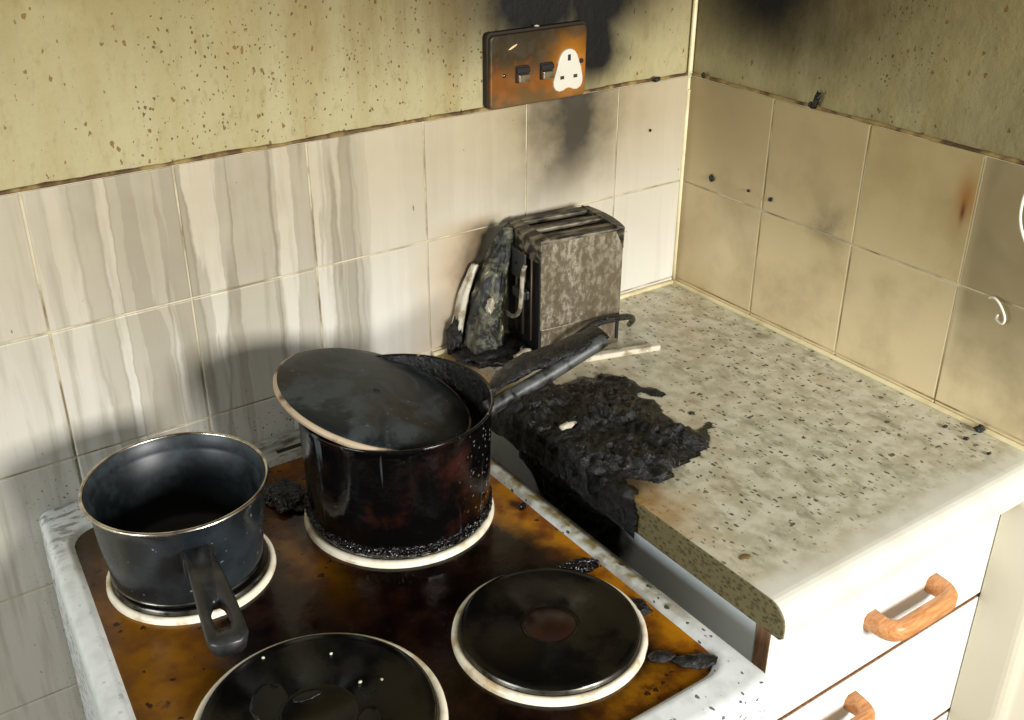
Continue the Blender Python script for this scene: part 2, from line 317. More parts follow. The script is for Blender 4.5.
n = NT('ash_flake', .8); P = n.pos()[0]; n.col(n.mix(n.sm(n.noise(P, 60, 4), .45, .65), lin((214, 206, 184)), lin((150, 134, 106)))); MT['ash'] = n.mat
n = NT('copper_wire', .5); n.col(lin((150, 96, 74))); MT['copper'] = n.mat
n = NT('grease_brown', .4); n.col(lin((120, 100, 60))); MT['grease'] = n.mat
n = NT('white_cable', .4); n.col(lin((232, 228, 208))); MT['cable'] = n.mat
# --- socket
n = NT('rusted_plate', .5, .35); P, x, y, z = n.pos(); v = n.noise(P, 50, 5)
wz = n.m('ADD', z, n.m('MULTIPLY', n.m('SUBTRACT', v, .5), .06))
c = n.mix(n.sm(wz, T+.058, T+.030), lin((62, 50, 28)), lin((132, 80, 26)))
c = n.mix(n.sm(wz, T+.022, T+.006), c, lin((110, 84, 48)))
c = n.mix(n.mul(n.gauss(x, -.215, .028), n.gauss(z, T+.042, .036), .9), c, lin((206, 130, 24)))
c = n.mix(n.mul(n.sm(wz, T+.068, T+.086), .6), c, lin((46, 36, 22)))
n.col(c); n.rough(n.sm(v, .4, .7, .35, .6)); MT['rust'] = n.mat
n = NT('plate_edge', .6, .3); n.col(lin((38, 28, 14))); MT['plate_edge'] = n.mat
n = NT('socket_white', .4); P, x, y, z = n.pos(); n.col(n.mix(n.sm(n.noise(P, 60, 4), .55, .8, 0, .4), lin((214, 208, 192)), lin((170, 150, 104)))); MT['socket_white'] = n.mat
n = NT('scratch_bright', .5); n.col(lin((232, 196, 140))); MT['scratch'] = n.mat
n = NT('floor_vinyl', .5); P = n.pos()[0]; n.col(n.mix(n.sm(n.noise(P, 8, 4), .4, .7), lin((150, 140, 120)), lin((120, 108, 90)))); MT['floor'] = n.mat

# ------------------------------------------------------------------ mesh helpers
def link(name, me, mat, parent=None, loc=None, rot=None, smooth=False):
    o = bpy.data.objects.new(name, me); COL.objects.link(o)
    if mat is not None and not me.materials: me.materials.append(MT[mat] if isinstance(mat, str) else mat)
    if parent: o.parent = parent
    if loc is not None: o.location = loc
    if rot is not None: o.rotation_euler = rot
    if smooth: me.shade_smooth()
    return o
def empty(name, loc, rot=(0, 0, 0)):
    o = bpy.data.objects.new(name, None); COL.objects.link(o); o.location = loc; o.rotation_euler = rot; o.empty_display_size = .02; return o
def tag(o, label, cat, group=None):
    o['label'] = label; o['category'] = cat
    if group: o['group'] = group
    return o
def struct(o, label=None):
    o['kind'] = 'structure'
    if label: o['label'] = label
    return o
def to_me(bm, name):
    me = bpy.data.meshes.new(name); bmesh.ops.recalc_face_normals(bm, faces=bm.faces); bm.to_mesh(me); bm.free(); return me
def box_bm(bm, x0, x1, y0, y1, z0, z1):
    r = bmesh.ops.create_cube(bm, size=1)
    for v in r['verts']: v.co = Vector(((x0+x1)/2+v.co.x*(x1-x0), (y0+y1)/2+v.co.y*(y1-y0), (z0+z1)/2+v.co.z*(z1-z0)))
    return r['verts']
def box_me(name, x0, x1, y0, y1, z0, z1, bev=0.0, seg=2):
    bm = bmesh.new(); box_bm(bm, x0, x1, y0, y1, z0, z1)
    if bev: bmesh.ops.bevel(bm, geom=bm.edges[:], offset=bev, segments=seg, affect='EDGES', profile=.5)
    return to_me(bm, name)
def lathe_me(name, prof, seg=64):
    bm = bmesh.new(); rings = []
    for r, z in prof:
        if r < 1e-5: rings.append([bm.verts.new((0, 0, z))])
        else: rings.append([bm.verts.new((r*math.cos(2*math.pi*k/seg), r*math.sin(2*math.pi*k/seg), z)) for k in range(seg)])
    for a, b in zip(rings, rings[1:]):
        if len(a) == 1 and len(b) == 1: continue
        for k in range(seg):
            k2 = (k+1) % seg
            if len(a) == 1: bm.faces.new((a[0], b[k], b[k2]))
            elif len(b) == 1: bm.faces.new((a[k], b[0], a[k2]))
            else: bm.faces.new((a[k], b[k], b[k2], a[k2]))
    return to_me(bm, name)
def torus_me(name, R, r, seg=72, sub=10, sz=1.0):
    return lathe_me(name, [(R+r*math.cos(2*math.pi*i/sub), r*sz*math.sin(2*math.pi*i/sub)) for i in range(sub+1)], seg)
def tube_me(name, pts, rad, seg=8, sm=6):
    """smooth tube through points (Catmull-Rom); rad a number or a list"""
    P = [Vector(p) for p in pts]; R = rad if isinstance(rad, (list, tuple)) else [rad]*len(P)
    Q = []; QR = []
    for i in range(len(P)-1):
        p0 = P[max(i-1, 0)]; p1 = P[i]; p2 = P[i+1]; p3 = P[min(i+2, len(P)-1)]
        for k in range(sm):
            t = k/sm
            Q.append(.5*((2*p1)+(p2-p0)*t+(2*p0-5*p1+4*p2-p3)*t*t+(3*p1-p0-3*p2+p3)*t**3)); QR.append(R[i]*(1-t)+R[i+1]*t)
    Q.append(P[-1]); QR.append(R[-1])
    bm = bmesh.new(); rings = []; ref = None
    for i, p in enumerate(Q):
        d = (Q[min(i+1, len(Q)-1)]-Q[max(i-1, 0)]).normalized()
        if ref is None: ref = d.orthogonal().normalized()
        ref = (ref-d*ref.dot(d)).normalized(); b = d.cross(ref)
        rings.append([bm.verts.new(p+(ref*math.cos(2*math.pi*k/seg)+b*math.sin(2*math.pi*k/seg))*QR[i]) for k in range(seg)])
    for a, b in zip(rings, rings[1:]):
        for k in range(seg): bm.faces.new((a[k], a[(k+1) % seg], b[(k+1) % seg], b[k]))
    bm.faces.new(rings[0]); bm.faces.new(rings[-1])
    return to_me(bm, name)
def prism_me(name, poly, h, bev=0.0, seg=2):
    """polygon in xy extruded from z=0 to h; top edge bevelled"""
    bm = bmesh.new(); vs = [bm.verts.new((x, y, 0)) for x, y in poly]; f = bm.faces.new(vs)
    r = bmesh.ops.extrude_face_region(bm, geom=[f]); tv = [v for v in r['geom'] if isinstance(v, bmesh.types.BMVert)]
    for v in tv: v.co.z += h
    if bev:
        top = [e for e in bm.edges if all(abs(v.co.z-h) < 1e-9 for v in e.verts)]
        bmesh.ops.bevel(bm, geom=top, offset=bev, segments=seg, affect='EDGES', profile=.5)
    return to_me(bm, name)
def rrect(x0, x1, y0, y1, r, k=6):
    out = []
    for cx, cy, a in ((x1-r, y1-r, 0), (x0+r, y1-r, 90), (x0+r, y0+r, 180), (x1-r, y0+r, 270)):
        for i in range(k+1):
            t = math.radians(a+90*i/k); out.append((cx+r*math.cos(t), cy+r*math.sin(t)))
    return out
def lump_me(name, sx, sy, sz, seed, rough=.5, sub=3, fr=1.6):
    bm = bmesh.new(); bmesh.ops.create_icosphere(bm, subdivisions=sub, radius=1); off = Vector((seed*3.7, seed*1.3, seed*2.1))
    for v in bm.verts:
        d = 1+rough*mnoise.noise(v.co*fr+off)+rough*.5*mnoise.noise(v.co*fr*2.7+off)
        v.co = Vector((v.co.x*d*sx, v.co.y*d*sy, v.co.z*d*sz))
    return to_me(bm, name)

# ------------------------------------------------------------------ setting: walls, tiles, floor
fl = struct(link('floor', box_me('floor', -3.4, .5, -3, .2, -.05, 0), 'floor'), 'plain kitchen floor below the units')
wb = struct(link('wall_back', box_me('wall_back', -2.6, .12, .006, .12, 0, 2.45), 'plaster_back'), 'soot-stained cream painted wall with white tiles along its foot')
wr = struct(link('wall_right', box_me('wall_right', .006, .12, -.64, .006, 0, 2.45), 'plaster_right'), 'darker smoke-stained wall with tan tiles right of the corner')
def tile_me(wd, ht, th=.007):
    bm = bmesh.new(); box_bm(bm, -wd/2, wd/2, 0, th, -ht/2, ht/2)
    e = [e for e in bm.edges if all(v.co.y < 1e-6 for v in e.verts)]
    bmesh.ops.bevel(bm, geom=e, offset=.0016, segments=2, affect='EDGES', profile=.5)
    return to_me(bm, 'tile')
G = .0019
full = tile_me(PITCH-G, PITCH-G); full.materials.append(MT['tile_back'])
cut = tile_me(.1272-G, PITCH-G); cut.materials.append(MT['tile_back'])
fullr = tile_me(PITCH-G, PITCH-G); fullr.materials.append(MT['tile_right'])
cutr = tile_me(.157-G, PITCH-G); cutr.materials.append(MT['tile_right'])
for r in range(6):
    zc = T-(r+.5)*PITCH
    for k in range(-1, 8):
        if r >= 3 and k < 4: continue         # behind the cooker and the cabinet
        xc = -.1272/2 if k < 0 else -(.1272+(k+.5)*PITCH)
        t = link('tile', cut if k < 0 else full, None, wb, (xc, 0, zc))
        t.rotation_euler = (random.uniform(-.004, .004), 0, random.uniform(-.004, .004))
for r in range(3):
    zc = T-(r+.5)*PITCH
    for k in range(-1, 3):
        yc = -.157/2 if k < 0 else -(.157+(k+.5)*PITCH)
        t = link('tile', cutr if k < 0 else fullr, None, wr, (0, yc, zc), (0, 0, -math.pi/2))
        t.rotation_euler = (0, random.uniform(-.003, .003), -math.pi/2+random.uniform(-.003, .003))
link('grout', box_me('grout', -1.345, -.001, .0016, .0065, T-6*PITCH, T-.0005), 'grout', wb)
link('grout', box_me('grout', .0016, .0065, -.612, -.001, T-3*PITCH, T-.0005), 'grout', wr)
def ledge(x0, x1, axis, n=150, sd=0):
    pts = []; rad = []
    for i in range(n+1):
        h = x0+(x1-x0)*i/n; q = mnoise.noise(Vector((h*60, sd, 0))); q2 = mnoise.noise(Vector((h*14, sd+5, 0)))
        a = .0045+.0008*q; z = T+.0006+.0008*q2
        pts.append((h, a, z) if axis == 'x' else (a, h, z)); rad.append(max(.0016, .0030+.0013*q+.0012*q2))
    return tube_me('grime', pts, rad, 6, 1)
link('grime_line', ledge(-1.345, 0, 'x'), 'ledge', wb, smooth=True)
link('grime_line', ledge(-.61, 0, 'y', 90, 3), 'ledge', wr, smooth=True)
link('corner_sealant', tube_me('bead', [(.001, .001, 2.4), (.001, .001, T+.02), (-.0005, -.0005, T-.02), (-.0005, -.0005, ZW)], .0032, 8, 4), 'sealant', wb, smooth=True)
# cream boxing that ends the right wall beside the drawers
bm = bmesh.new(); box_bm(bm, -.042, .125, -.660, -.5955, 0, ZW-.0395)
e = [e for e in bm.edges if abs(e.verts[0].co.z-e.verts[1].co.z) > .1 and e.verts[0].co.x < -.02 and e.verts[0].co.y < -.62]
bmesh.ops.bevel(bm, geom=e, offset=.016, segments=5, affect='EDGES', profile=.5)
e = [e for e in bm.edges if all(v.co.z > ZW-.041 for v in e.verts)]
bmesh.ops.bevel(bm, geom=e, offset=.004, segments=2, affect='EDGES', profile=.5)
o = link('trim_1', to_me(bm, 'trim'), 'cream'); struct(o, 'cream painted upright boxing with rounded edges right of the drawers')

# ------------------------------------------------------------------ worktop
wt = tag(empty('worktop', (-.2, -.3, ZW-.038)), 'pale speckled laminate worktop with raw chipboard end, running into the wall corner', 'worktop')
def wt_obj(name, me, mat, smooth=False):
    o = link(name, me, mat, wt); o.matrix_parent_inverse = Matrix.Translation((.2, .3, -(ZW-.038))); return o
prof = []   # (y, z) section with rounded front nose
prof += [(-.001, -.038), (-.001, 0)]
R1 = .022
for i in range(0, 9):
    t = math.radians(90+90*i/8); prof.append((-.617+R1+R1*math.cos(t), -R1+R1*math.sin(t)))
prof += [(-.617, -.034), (-.613, -.038)]
bm = bmesh.new()
vs0 = [bm.verts.new((-.4295, y, ZW+z)) for y, z in prof]; vs1 = [bm.verts.new((-.001, y, ZW+z)) for y, z in prof]
for k in range(len(prof)):
    k2 = (k+1) % len(prof); bm.faces.new((vs0[k], vs0[k2], vs1[k2], vs1[k]))
bm.faces.new(vs1); bm.faces.new(vs0[::-1])
o = wt_obj('laminate_top', to_me(bm, 'laminate'), 'laminate')
bm = bmesh.new(); P2 = [(y*.999, z-.0008 if z > -.03 else z+.0006) for y, z in prof]
v0 = [bm.verts.new((-.431, y, ZW+z)) for y, z in P2]; v1 = [bm.verts.new((-.4294, y, ZW+z)) for y, z in P2]
for k in range(len(P2)): bm.faces.new((v0[k], v0[(k+1) % len(P2)], v1[(k+1) % len(P2)], v1[k]))
bm.faces.new(v0[::-1]); bm.faces.new(v1)
wt_obj('chipboard_end', to_me(bm, 'chip'), 'chipboard')
wt_obj('back_sealant', tube_me('bead', [(-.43, -.004, ZW+.001), (-.2, -.004, ZW+.002), (-.006, -.004, ZW+.001)], .0035, 8, 6), 'sealant')
wt_obj('back_sealant', tube_me('bead', [(-.004, -.006, ZW+.001), (-.004, -.3, ZW+.002), (-.004, -.608, ZW+.001)], .0035, 8, 6), 'sealant')

# ------------------------------------------------------------------ drawer cabinet
cb = tag(empty('drawer_cabinet', (-.21, -.3, 0)), 'white drawer cabinet with curved wooden handles under the speckled worktop', 'cabinet')
def cb_obj(name, me, mat, par=None, smooth=False):
    o = link(name, me, mat, par or cb, smooth=smooth)
    if par is None: o.matrix_parent_inverse = Matrix.Translation((.21, .3, 0))
    return o
cb_obj('side_panel', box_me('side', -.418, -.402, -.574, -.004, .10, ZW-.0385, .0008), 'cab_side')
cb_obj('side_panel', box_me('side', -.024, -.008, -.574, -.004, .10, ZW-.0385, .0008), 'white_lam')
cb_obj('back_panel', box_me('back', -.402, -.024, -.012, -.004, .10, ZW-.0385), 'white_lam')
cb_obj('base_panel', box_me('base', -.402, -.024, -.574, -.012, .10, .116), 'white_lam')
cb_obj('plinth', box_me('plinth', -.418, -.008, -.53, -.515, 0, .10), 'white_lam')
tops = [T-.353, T-.4945, T-.68, T-.90]; bots = [T-.4905, T-.676, T-.896, .105]
for zt, zb in zip(tops, bots):
    d = cb_obj('drawer', box_me('drawer', -.4185, -.0075, -.594, -.5765, zb, zt-.003, .0012), 'white_lam')
    d.matrix_parent_inverse = Matrix.Translation((.21, .3, 0))
    link('edge_strip', box_me('edge', -.4195, -.4183, -.594, -.577, zb+.001, zt-.003), 'edge_wood', d)
    link('edge_strip', box_me('edge', -.418, -.008, -.593, -.577, zt-.0032, zt-.0012), 'edge_wood', d)
    # wooden D handle, 120 mm
    hx, hz = (-.317 if zt == tops[1] else -.207), (zt-.003)-(.036 if zt == tops[1] else .066)
    bm = bmesh.new(); path = []
    W, D, r = .052, .030, .016
    path += [(-W, 0), (-W, -D+r)]
    for i in range(1, 7): t = math.radians(180+90*i/6); path.append((-W+r+r*math.cos(t), -D+r+r*math.sin(t)))
    path += [(-x, y) for x, y in path[::-1]]
    rings = []
    for i, (px, py) in enumerate(path):
        a = Vector(path[max(i-1, 0)]); b = Vector(path[min(i+1, len(path)-1)]); t = (b-a).normalized(); nn = Vector((-t.y, t.x))
        hw = .0085 if 0 < i < len(path)-1 else .0105; hh = .0105
        ring = []
        for s, q in ((-1, -.55), (-.6, -1), (.6, -1), (1, -.55), (1, .55), (.6, 1), (-.6, 1), (-1, .55)):
            ring.append(bm.verts.new((hx+px+nn.x*hw*s, -.594+py+nn.y*hw*s, hz+hh*q)))
        rings.append(ring)
    for a, b in zip(rings, rings[1:]):
        for k in range(8): bm.faces.new((a[k], a[(k+1) % 8], b[(k+1) % 8], b[k]))
    bm.faces.new(rings[0]); bm.faces.new(rings[-1])
    link('handle', to_me(bm, 'handle'), 'handle_wood', d, smooth=True)

# ------------------------------------------------------------------ cooker
X0, X1, Y0, Y1 = -.945, -.466, -.645, -.003
ck = tag(empty('cooker', ((X0+X1)/2, -.32, 0)), 'white enamel electric cooker with amber oil-burnt four-plate hob', 'cooker')
CI = Matrix.Translation((-(X0+X1)/2, .32, 0))
def ck_obj(name, me, mat, smooth=False, loc=None):
    o = link(name, me, mat, ck, smooth=smooth); o.matrix_parent_inverse = CI
    if loc: o.location = loc
    return o
ck_obj('body', box_me('body', X0+.004, X1-.004, Y0+.05, Y1-.004, .03, ZH-.034, .003), 'enamel')
ck_obj('control_panel', box_me('panel', X0+.002, X1-.002, Y0+.006, Y0+.055, ZH-.13, ZH-.034, .006), 'enamel')
ck_obj('oven_door', box_me('door', X0+.004, X1-.004, Y0+.012, Y0+.05, .14, ZH-.134, .006), 'enamel')
ck_obj('oven_door_handle', tube_me('h', [(X0+.05, Y0+.012, ZH-.17), (X0+.05, Y0-.02, ZH-.17), (X1-.05, Y0-.02, ZH-.17), (X1-.05, Y0+.012, ZH-.17)], .008, 8, 3), 'plastic', True)
for i in range(5):
    kx = X0+.07+i*.085
    k = ck_obj('control_knob', lathe_me('knob', [(0, 0), (.02, 0), (.019, .012), (.012, .02), (0, .021)], 24), 'plastic', True, (kx, Y0+.006, ZH-.08)); k.rotation_euler = (math.pi/2, 0, 0)
# surround: rings of rounded rectangles from outside skirt to the floor of the well
def splay(x, y):    # the hob widens slightly towards the front left
    return x+(.0 if x > -.75 else .088*(y+.06))
def loops(spec, k=7):
    bm = bmesh.new(); prev = None; last = None
    for (x0, x1, y0, y1, r, z) in spec:
        cur = [bm.verts.new((splay(x, y), y, z)) for x, y in rrect(x0, x1, y0, y1, r, k)]
        if prev:
            for i in range(len(cur)): bm.faces.new((prev[i], prev[(i+1) % len(cur)], cur[(i+1) % len(cur)], cur[i]))
        prev = cur
    return bm, prev
WX0, WX1, WY0, WY1 = -.924, -.4855, -.606, -.060
bm, inner = loops([(X0, X1, Y0, Y1, .014, ZH-.036), (X0, X1, Y0, Y1, .014, ZH-.008), (X0+.0015, X1-.0015, Y0+.003, Y1-.002, .014, ZH-.003),
                   (X0+.005, X1-.004, Y0+.009, Y1-.006, .013, ZH-.0005), (X0+.008, X1-.006, Y0+.014, Y1-.010, .012, ZH),
                   (WX0-.005, WX1+.007, WY0-.007, WY1+.006, .034, ZH+.0004), (WX0-.002, WX1+.004, WY0-.003, WY1+.002, .031, ZH+.001), (WX0, WX1, WY0, WY1, .030, ZH-.001),
                   (WX0+.004, WX1-.003, WY0+.004, WY1-.004, .028, ZH-.005)])
ck_obj('hob_surround', to_me(bm, 'surround'), 'enamel', True)
ck_obj('hob_well', prism_me('well', [(splay(x, y), y) for x, y in rrect(WX0+.002, WX1-.0015, WY0+.002, WY1-.002, .029, 7)], .003), 'oil', loc=(0, 0, ZH-.0075))
# raised lip along the back of the hob
ck_obj('back_lip', box_me('lip', -.70, -.475, -.030, -.018, ZH-.001, ZH+.006, .002), 'enamel')
ck_obj('back_slot', box_me('slot', -.675, -.49, -.048, -.041, ZH-.0005, ZH+.001, .0004), 'black')
def hotplate(x, y, R, mid=True):
    p = ck_obj('hotplate', lathe_me('hotplate', [(0, .0085), (R*.27, .0085), (R*.285, .0098), (R*.31, .0098), (R*.325, .0088), (R*.83, .0092), (R*.885, .0092), (R*.915, .0080), (R*.92, .0020), (0, .002)], 80), 'plate', True, (x, y, ZH-.0045+.003))
    link('trim_ring', lathe_me('ring', [(R*.912, -.003), (R*.918, .0012), (R*.935, .0030), (R*.965, .0032), (R*.992, .0016), (R, -.003)], 80), 'ring', p, smooth=True)
    link('trim_band', lathe_me('band', [(R*.888, .004), (R*.898, .0089), (R*.916, .0075), (R*.926, .003)], 80), 'dark_steel', p, smooth=True)
    if mid: link('red_centre', lathe_me('mid', [(0, .0088), (R*.26, .0088), (R*.27, .0080)], 48), 'plate_mid', p, smooth=True)
    return p
hotplate(-.594, -.477, .0925)
hp = hotplate(-.8205, -.455, .1085, False)
hotplate(-.835, -.194, .0835)
hotplate(-.609, -.222, .1045)
# burnt food patches on the front-left plate
for i, (px, py, a, b, s) in enumerate([(-.03, .035, .020, .013, 1), (-.060, .0, .017, .022, 2), (.0, .024, .010, .004, 3), (.03, -.03, .012, .008, 4)]):
    link('burnt_patch', lump_me('patch', a*1.2, b*1.2, .0006, s+20, .3, 3), 'pan_inside', hp, (px, py, .0095), (0, 0, s), True)
for i, (px, py) in enumerate([(.040, .058), (.045, .012), (.062, .004), (-.012, .088)]):
    link('crumb', lump_me('crumb', .0017, .0014, .0012, i+40, .4, 1), 'ash', hp, (px, py, .010))

# ------------------------------------------------------------------ saucepan (front left)
sp = tag(empty('saucepan', (-.838, -.197, ZH+.0078)), 'empty black saucepan with steel rim on the back left hotplate', 'saucepan')
H = .0992
link('body', lathe_me('pan', [(0, .001), (.066, .0), (.0715, .002), (.0735, .007), (.0742, .012), (.0795, .05), (.0815, H-.016), (.0825, H-.008), (.0858, H-.002), (.0868, H),
     (.0850, H), (.0822, H-.005), (.0808, H-.012), (.0800, H-.016), (.0780, .05), (.0725, .012), (.066, .004), (0, .004)], 80), 'pan_black', sp, smooth=True)
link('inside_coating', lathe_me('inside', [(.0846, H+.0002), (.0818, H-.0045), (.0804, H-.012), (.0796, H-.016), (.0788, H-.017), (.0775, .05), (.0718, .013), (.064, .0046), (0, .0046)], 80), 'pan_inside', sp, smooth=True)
link('rim', torus_me('rim', .0868, .0020, 88, 10, 1.0), 'steel', sp, (0, 0, H), smooth=True)
link('base_band', torus_me('base', .0735, .0014, 80, 8), 'dark_steel', sp, (0, 0, .0075), smooth=True)
def handle_loop(name, outer, inner_c, inner_r, zf, th):
    bm = bmesh.new(); N = len(outer); oT = []; iT = []; oB = []; iB = []; mT = []
    cx, cy = inner_c
    for x, y in outer:
        a = math.atan2((y-cy)/inner_r[1], (x-cx)/inner_r[0]); ix, iy = cx+inner_r[0]*math.cos(a), cy+inner_r[1]*math.sin(a)
        sx, sy = x*.97+cx*.03, y*.86
        oT.append(bm.verts.new((x, y, zf(x)-.0*th))); oB.append(bm.verts.new((sx, sy, zf(x)-th)))
        mT.append(bm.verts.new((sx, sy, zf(x)+.003)))
        iT.append(bm.verts.new((ix, iy, zf(ix)+.001))); iB.append(bm.verts.new((ix, iy, zf(ix)-th)))
    for k in range(N):
        j = (k+1) % N
        for a, b in ((oB, oT), (oT, mT), (mT, iT), (iT, iB), (iB, oB)): bm.faces.new((a[k], a[j], b[j], b[k]))
    return to_me(bm, name)
L = .143; up_ = []; NP = 34
def hw(t): return .0125+.0048*math.sin(t*1.5)+.0 if t < .93 else .0172*math.sqrt(max(0, 1-((t-.93)/.07)**2*.72))
for i in range(NP+1): t = i/NP; up_.append((t*L, hw(t)))
outer = [(x, -y) for x, y in up_]+[(x, y) for x, y in up_[::-1]]
hd = empty('handle', (-.012, -.0775, .072)); hd.parent = sp; hd.rotation_euler = (0, 0, math.atan2(-.98, -.17))
link('grip', handle_loop('grip', outer, (.106, 0), (.022, .0075), lambda x: .008*math.sin(x/L*2.0)-.006*(x/L)**2, .011), 'plastic', hd, smooth=True)
link('mount', box_me('mount', -.004, .016, -.015, .015, -.020, .002, .003), 'plastic', hd)

# ------------------------------------------------------------------ large pan + lid
PC = (-.609, -.224); HB = .1265
bp = tag(empty('large_saucepan', (PC[0], PC[1], ZH+.0085)), 'charred black large saucepan with crusted base and burnt handle', 'saucepan')
link('body', lathe_me('bigpan', [(0, .0), (.092, .0), (.0965, .003), (.0982, .012), (.0992, .04), (.1010, HB-.012), (.1018, HB-.004), (.1038, HB), (.1028, HB+.0016), (.1005, HB+.0008), (.0994, HB-.005), (.0974, .04), (.0955, .012), (.088, .006), (0, .005)], 96), 'pan_char', bp, smooth=True)
link('inside_coating', lathe_me('bigin', [(.1002, HB+.0002), (.0988, HB-.006), (.0968, .04), (.095, .013), (.087, .0065), (0, .0062)], 96), 'char', bp, smooth=True)
# crusted ring at the foot
bm = bmesh.new(); seg = 160; sub = 12; rings = []
for k in range(seg):
    a = 2*math.pi*k/seg; q = mnoise.noise(Vector((math.cos(a)*7, math.sin(a)*7, 3))); ring = []
    for i in range(sub):
        t = 2*math.pi*i/sub; rr = (.0040+.0012*q+.0016*mnoise.noise(Vector((math.cos(a)*22, math.sin(a)*22, i*.7))))
        R = .0970+rr*1.15*math.cos(t)+.001*q; ring.append(bm.verts.new((R*math.cos(a), R*math.sin(a), .0030+rr*1.5*math.sin(t))))
    rings.append(ring)
for k in range(seg):
    for i in range(sub): bm.faces.new((rings[k][i], rings[(k+1) % seg][i], rings[(k+1) % seg][(i+1) % sub], rings[k][(i+1) % sub]))
link('burnt_crust', to_me(bm, 'crust'), 'crust', bp, smooth=True)
# handle: steel ferrule and charred, half-melted grip
hv = Vector((.42-.002, -.16, .30)).normalized()
hroot = Vector((.092, -.041, HB-.020))
hdir = Vector((.116, -.012, .034)).normalized(); side = Vector((0, 0, 1)).cross(hdir).normalized(); upv = hdir.cross(side)
hp_ = empty('handle', hroot); hp_.parent = bp
def hpt(l, s, u): return hdir*l+side*s+upv*u
link('ferrule', tube_me('ferrule', [hpt(-.004, 0, 0), hpt(.012, 0, 0), hpt(.028, 0, .001)], [.0095, .0085, .0080], 14, 4), 'scorched_steel', hp_, smooth=True)
link('tang', tube_me('tang', [hpt(.026, 0, 0), hpt(.08, -.002, .002), hpt(.15, -.002, .006)], [.0078, .0085, .0080], 12, 6), 'scorched_steel', hp_, smooth=True)
bm = bmesh.new(); rings = []; N = 26; K = 12
for i in range(N+1):
    t = i/N; l = .004+t*.150; wd = .005+.017*math.sin(min(1, t*2.0)*math.pi/2)*(1-.35*t); ring = []
    c0 = hpt(l, .010+.014*math.sin(math.pi*min(1, t*1.5))*(1-t*.4), .009+.003*math.sin(t*3))
    for k in range(K):
        a = 2*math.pi*k/K; q = 1+.28*mnoise.noise(Vector((l*70, math.cos(a)*1.5, math.sin(a)*1.5)))
        ring.append(bm.verts.new(c0+side*(wd*math.cos(a)*q)+upv*(.0048*math.sin(a)*q)))
    rings.append(ring)
for a, b in zip(rings, rings[1:]):
    for k in range(K): bm.faces.new((a[k], a[(k+1) % K], b[(k+1) % K], b[k]))
bm.faces.new(rings[0]); bm.faces.new(rings[-1])
link('charred_grip', to_me(bm, 'grip'), 'char', hp_, smooth=True)
# lid lying tilted across the pan
N3 = Vector((.270, -.127, .954)).normalized()
ld = tag(empty('pan_lid', (-.622, -.205, T-.2165)), 'round blackened lid tilted across the mouth of the large saucepan', 'lid')
ld.rotation_euler = Vector((0, 0, 1)).rotation_difference(N3).to_euler()
RL = .1045
link('disc', lathe_me('lid', [(0, .0062), (.03, .0060), (.07, .0046), (.092, .0022), (RL-.003, .0005), (RL, -.0015), (RL-.002, -.003), (.09, -.0005), (.05, .003), (0, .0035)], 96), 'lid', ld, smooth=True)
link('rim', torus_me('lidrim', RL-.0008, .0027, 96, 10, 1.5), 'lid_rim', ld, (0, 0, -.0046), smooth=True)
link('knob_screw_hole', torus_me('hole', .0028, .0009, 16, 6), 'black', ld, (0, 0, .0062), smooth=True)

# ------------------------------------------------------------------ toaster
tz = math.radians(-8)
to = tag(empty('toaster', (-.262, -.064, ZW), (0, 0, tz)), 'burnt-out metal toaster with its plastic end melted away, in the corner', 'toaster')
A, B, ZB, ZT = .0600, .0445, .046, .168
sh = empty('metal_shell', (0, 0, 0)); sh.parent = to
bmf = box_me('front', -A, A, -B, -B+.0022, ZB, ZT-.004, .0008); link('front_panel', bmf, 'toaster_metal', sh)
link('back_panel', box_me('backp', -A, A, B-.0022, B, ZB, ZT-.004, .0008), 'toaster_metal', sh)
def topbar(y0, y1, nm='top_bar', dz=0): link(nm, box_me(nm, -A, A, y0, y1, ZT-.007+dz, ZT+dz, .0025, 3), 'toaster_top', to)
topbar(-B, -B+.022); topbar(-.006, .007, dz=.001); topbar(B-.016, B, dz=.001)
link('slot_grille', box_me('g1', -A+.004, A-.004, -.0145, -.0105, ZT-.012, ZT-.004, .001), 'toaster_top', to)
link('slot_grille', box_me('g2', -A+.004, A-.004, .0175, .0215, ZT-.012, ZT-.004, .001), 'toaster_top', to)
# curved left cheek of the top
def cheek(sg, nm):
    bm = bmesh.new(); ra = []; rb = []; n_ = 14
    for i in range(n_+1):
        t = -1+2*i/n_; y = t*B; xo = sg*(A+.001+.006*(1-t*t)); xi = sg*(A-.011)
        ra.append([bm.verts.new((xo, y, ZT-.001)), bm.verts.new((xi, y, ZT+.002)), bm.verts.new((xi, y, ZT-.006)), bm.verts.new((xo*.99, y, ZT-.03))])
    for a, b in zip(ra, ra[1:]):
        for k in range(4): bm.faces.new((a[k], a[(k+1) % 4], b[(k+1) % 4], b[k]))
    bm.faces.new(ra[0]); bm.faces.new(ra[-1]); return to_me(bm, nm)
link('end_plate', cheek(-1, 'cheekL'), 'toaster_top', to); link('end_plate', cheek(1, 'cheekR'), 'toaster_top', to)
link('bread_well', box_me('well', -A+.003, A-.003, -B+.004, B-.004, ZB, ZT-.05), 'black', to)
link('end_wall', box_me('endw', -A-.001, -A+.003, -B+.002, B-.002, .008, ZT-.025), 'black', to)
link('end_wall', box_me('endw2', A-.003, A+.001, -B+.002, B-.002, .008, ZT-.025), 'black', to)
link('base_plate', box_me('basep', -A+.001, A+.004, -B+.004, B-.004, 0, ZB, .003), 'toaster_metal', to)
